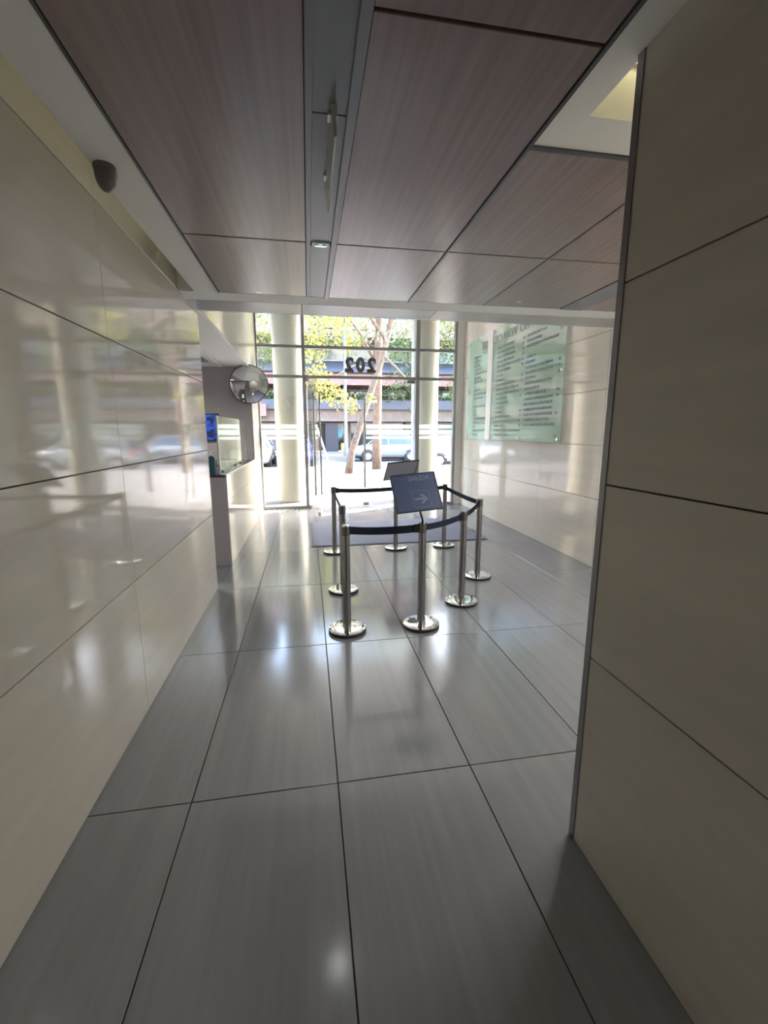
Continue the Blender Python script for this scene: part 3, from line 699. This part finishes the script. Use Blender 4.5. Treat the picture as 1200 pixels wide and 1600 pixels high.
t2 = tree((2.86, 18.5, 0), 'straight reddish plane tree trunk standing behind the closed glass door',
    [((2.86, 18.5, -.05), .21), ((2.86, 18.5, 1.0), .19), ((2.90, 18.5, 3.0), .18), ((2.95, 18.5, 5.0), .16), ((3.1, 18.6, 8.0), .12)], [[((2.92, 18.5, 4.2), .08), ((2.2, 18.8, 5.6), .05), ((1.4, 19, 6.6), .03)]], 'bark_red')
leaves('foliage', [(1.6, 18.8, 6.6, 1.0), (3.2, 18.7, 8.2, 1.6), (4.6, 18.7, 7.2, 1.2), (2.4, 18.8, 5.6, .6)], 2000, .13, 'leaf_olive', t2, 13)
def bush_tree(loc, label, h, blobs, n, m, seed):
    x, y, z = loc
    t = tree(loc, label, [((x, y, -.05), .16), ((x+.1, y, h*.4), .13), ((x, y, h), .08)], [[((x, y, h*.6), .06), ((x+.8, y, h*.9), .03)], [((x, y, h*.55), .06), ((x-.9, y, h*.85), .03)]], 'bark')
    leaves('foliage', blobs, int(n*1.6), .18, m, t, seed); return t
bush_tree((7.0, 29.5, 0), 'green leafy tree across the street seen right of the lamp post', 5, [(6.2, 29.5, 4.8, 1.1), (7.6, 29.5, 5.2, 1.3), (7.0, 29.4, 7.0, 1.7), (5.6, 29.6, 7.4, 1.3), (8.8, 29.5, 7.4, 1.5)], 1500, 'leaf_green', 21)
bush_tree((11.6, 29.5, 0), 'dense green tree seen through the narrow right-hand pane', 6, [(10.6, 29.5, 4.4, 1.3), (11.6, 29.4, 5.8, 1.6), (10.4, 29.4, 7.6, 1.7), (12.2, 29.6, 8.6, 1.9), (9.8, 29.4, 9.6, 1.6)], 2600, 'leaf_olive', 22)
bush_tree((-1.2, 29.6, 0), 'yellow-green tree across the street left of the doorway', 6, [(-1.2, 29.6, 7.0, 1.5), (.6, 29.6, 6.9, 1.1), (1.6, 29.6, 8.2, 1.5), (-2.6, 29.6, 6.6, 1.2), (-3.0, 29.6, 9.0, 1.4), (.8, 29.6, 9.8, 1.6), (2.9, 29.5, 7.2, .9)], 2600, 'leaf_olive', 23)
# balcony planting
pl = empty('balcony_hedge', (8, 34.5, 3.95)); tag(pl, 'green planting along the balcony of the pink building', 'hedge')
leaves('foliage', [(-6+1.1*k, 34.6+.2*math.sin(k), 4.25, .5) for k in range(26)], 2600, .24, 'leaf_green', pl, 31)
pit = box('tree_pit', .95, 2.2, 16.3, 17.1, 0, .012, 'soil'); tag(pit, 'patch of brown soil around the leaning tree', 'soil')
lp = empty('lamp_post', (2.40, 28.4, 0)); tag(lp, 'grey lamp post across the street beside the dark doorway', 'lamp post')
lathe('post', [(.15, .03), (.15, .5), (.12, .55), (.105, 4.0), (.09, 8.0)], 'pole_grey', lp, n=16); lathe('foot', [(0, .03), (.2, .03), (.2, .10), (.15, .12)], 'pole_grey', lp, n=16)
bm = bmesh.new(); add_tube(bm, [(0, 0, 8.0), (0, -.4, 8.4), (0, -1.4, 8.5)], [.06, .05, .05], 8); from_bm('arm', bm, 'pole_grey', lp, smooth=True)
bm = bmesh.new(); add_box(bm, -.12, .12, -2.0, -1.4, 8.44, 8.56); from_bm('lamp_head', bm, 'pole_grey', lp)
sk = tube('tree_stake', [(.92, 18.7, 0), (.38, 18.6, 1.75)], .035, 'stake_white'); tag(sk, 'thin white stake leaning on the near pavement', 'stake')

# ------------------------------------------------------------------ cars
def car(loc, rz, paint, label, Ls=4.1, H=1.48, W=1.74):
    t = empty('car', loc, rz); tag(t, label, 'car', 'cars in the street')
    hl, hw = Ls/2, W/2
    stn = [(-hl, .42, .62, .80), (-hl+.10, .30, .80, .90), (-hl+.5, .22, .92, .98), (-hl+1.0, .20, .97, 1.0), (0, .20, .96, 1.0), (hl-1.25, .20, .94, 1.0), (hl-.9, .20, .90, .99), (hl-.35, .24, .80, .95), (hl-.08, .32, .70, .86), (hl, .42, .60, .74)]
    bm = bmesh.new(); rings = []
    for x, zb, zt, k in stn:
        a = hw*k; ring = [(-a*.80, zb), (-a*.97, zb+.10), (-a, zb+(zt-zb)*.5), (-a*.97, zt-.08), (-a*.82, zt), (0, zt+.03), (a*.82, zt), (a*.97, zt-.08), (a, zb+(zt-zb)*.5), (a*.97, zb+.10), (a*.80, zb)]
        rings.append([bm.verts.new((x, y, z)) for y, z in ring])
    for a, b in zip(rings[:-1], rings[1:]):
        for k in range(11): bm.faces.new((a[k], a[(k+1) % 11], b[(k+1) % 11], b[k]))
    bm.faces.new(rings[0]); bm.faces.new(rings[-1])
    bmesh.ops.recalc_face_normals(bm, faces=bm.faces); bmesh.ops.subdivide_edges(bm, edges=bm.edges[:], cuts=1, use_grid_fill=True, smooth=.6)
    body = from_bm('body', bm, paint, t, smooth=True)
    # glasshouse
    cab = [(-hl+.18, .90, .70, .92), (-hl+.55, H-.10, .62, .92), (-hl+1.0, H-.02, .63, .94), (.1, H, .64, .94), (hl-1.75, H-.06, .63, .94), (hl-1.02, .93, .74, .93)]
    def side(s):
        P = [(x, s*hw*k1*1.0, z) for x, z, k1, k0 in cab]
        return P
    bm = bmesh.new(); rr = []
    for x, z, k1, k0 in cab:
        rr.append([bm.verts.new(p) for p in ((x, -hw*k0, .88), (x, -hw*k1, z), (x, hw*k1, z), (x, hw*k0, .88))])
    for a, b in zip(rr[:-1], rr[1:]):
        for k in range(3): bm.faces.new((a[k], a[k+1], b[k+1], b[k]))
    from_bm('windows', bm, 'car_glass', t)
    bm = bmesh.new(); rr = []
    for x, z, k1, k0 in cab[1:5]: rr.append([bm.verts.new((x, y, z+dz)) for y, dz in ((-hw*k1-.02, -.03), (-hw*k1*.9, .02), (0, .045), (hw*k1*.9, .02), (hw*k1+.02, -.03))])
    for a, b in zip(rr[:-1], rr[1:]):
        for k in range(4): bm.faces.new((a[k], a[k+1], b[k+1], b[k]))
    bmesh.ops.solidify(bm, geom=bm.faces[:], thickness=.02); from_bm('roof', bm, paint, t, smooth=True)
    for s in (-1, 1):
        for (xa, za, ka), (xb, zb_, kb) in ((((hl-1.0), .92, .93), ((hl-1.75), H-.04, .65)), ((.05, .92, .95), (0, H-.02, .66)), ((-hl+.25, .92, .93), (-hl+.6, H-.08, .65))):
            bm = bmesh.new(); add_tube(bm, [(xa, s*hw*ka, za), (xb, s*hw*kb, zb_)], .035, 6); from_bm('pillar', bm, paint, t)
        for xw in (-hl+.78, hl-.82):
            q = Matrix.Translation((xw, s*(hw-.10), .31)) @ Matrix.Rotation(-s*PI/2, 4, 'X')
            wh = lathe('wheel', [(.20, -.09), (.30, -.09), (.315, -.06), (.315, .09), (.29, .115), (.21, .115)], 'tyre', t, n=28, mt=q)
            lathe('hub', [(0, .085), (.05, .10), (.07, .09), (.19, .09), (.21, .112)], 'rim', wh, n=20, mt=q)
            lathe('wheel_arch', [(.32, .108), (.375, .104), (.375, .06)], 'tyre', t, n=28, mt=q)
        bm = bmesh.new(); add_box(bm, -hl-.005, -hl+.16, s*hw*.86-.12, s*hw*.86+.06, .66, .86); bmesh.ops.bevel(bm, geom=bm.edges[:], offset=.02, segments=1, affect='EDGES'); from_bm('tail_light', bm, 'tail_red', t)
        bm = bmesh.new(); add_box(bm, hl-.22, hl-.03, s*hw*.76-.16, s*hw*.76+.05, .58, .70); bmesh.ops.bevel(bm, geom=bm.edges[:], offset=.025, segments=1, affect='EDGES'); from_bm('headlight', bm, 'lamp_clear', t)
        bm = bmesh.new(); add_box(bm, hl-1.28, hl-1.12, s*hw*1.02-.05, s*hw*1.02+.05, .90, 1.02); bmesh.ops.bevel(bm, geom=bm.edges[:], offset=.02, segments=1, affect='EDGES'); from_bm('wing_mirror', bm, paint, t)
    bm = bmesh.new(); add_box(bm, hl-.10, hl+.012, -.45, .45, .34, .46); from_bm('grille', bm, 'tyre', t)
    bm = bmesh.new(); add_box(bm, hl-.06, hl+.008, -.42, .42, .52, .58); from_bm('grille', bm, 'tyre', t)
    lathe('badge', [(.035, 0), (.05, .006), (.06, 0)], 'rim', t, n=20, mt=Matrix.Translation((hl+.004, 0, .64)) @ Matrix.Rotation(PI/2, 4, 'Y'))
    return t
car((4.55, 25.6, -.10), PI, 'car_silver', 'silver hatchback passing behind the closed glass door')
car((7.6, 21.3, -.10), 0, 'car_white', 'white car whose rear wheel shows through the narrow right pane', Ls=4.3)
car((-2.63, 22.4, -.10), -PI/2, 'car_white', 'white car facing the entrance seen left of the cream column')
car((-.68, 22.9, -.10), -PI/2, 'car_blue', 'blue car facing the entrance between column and open door')
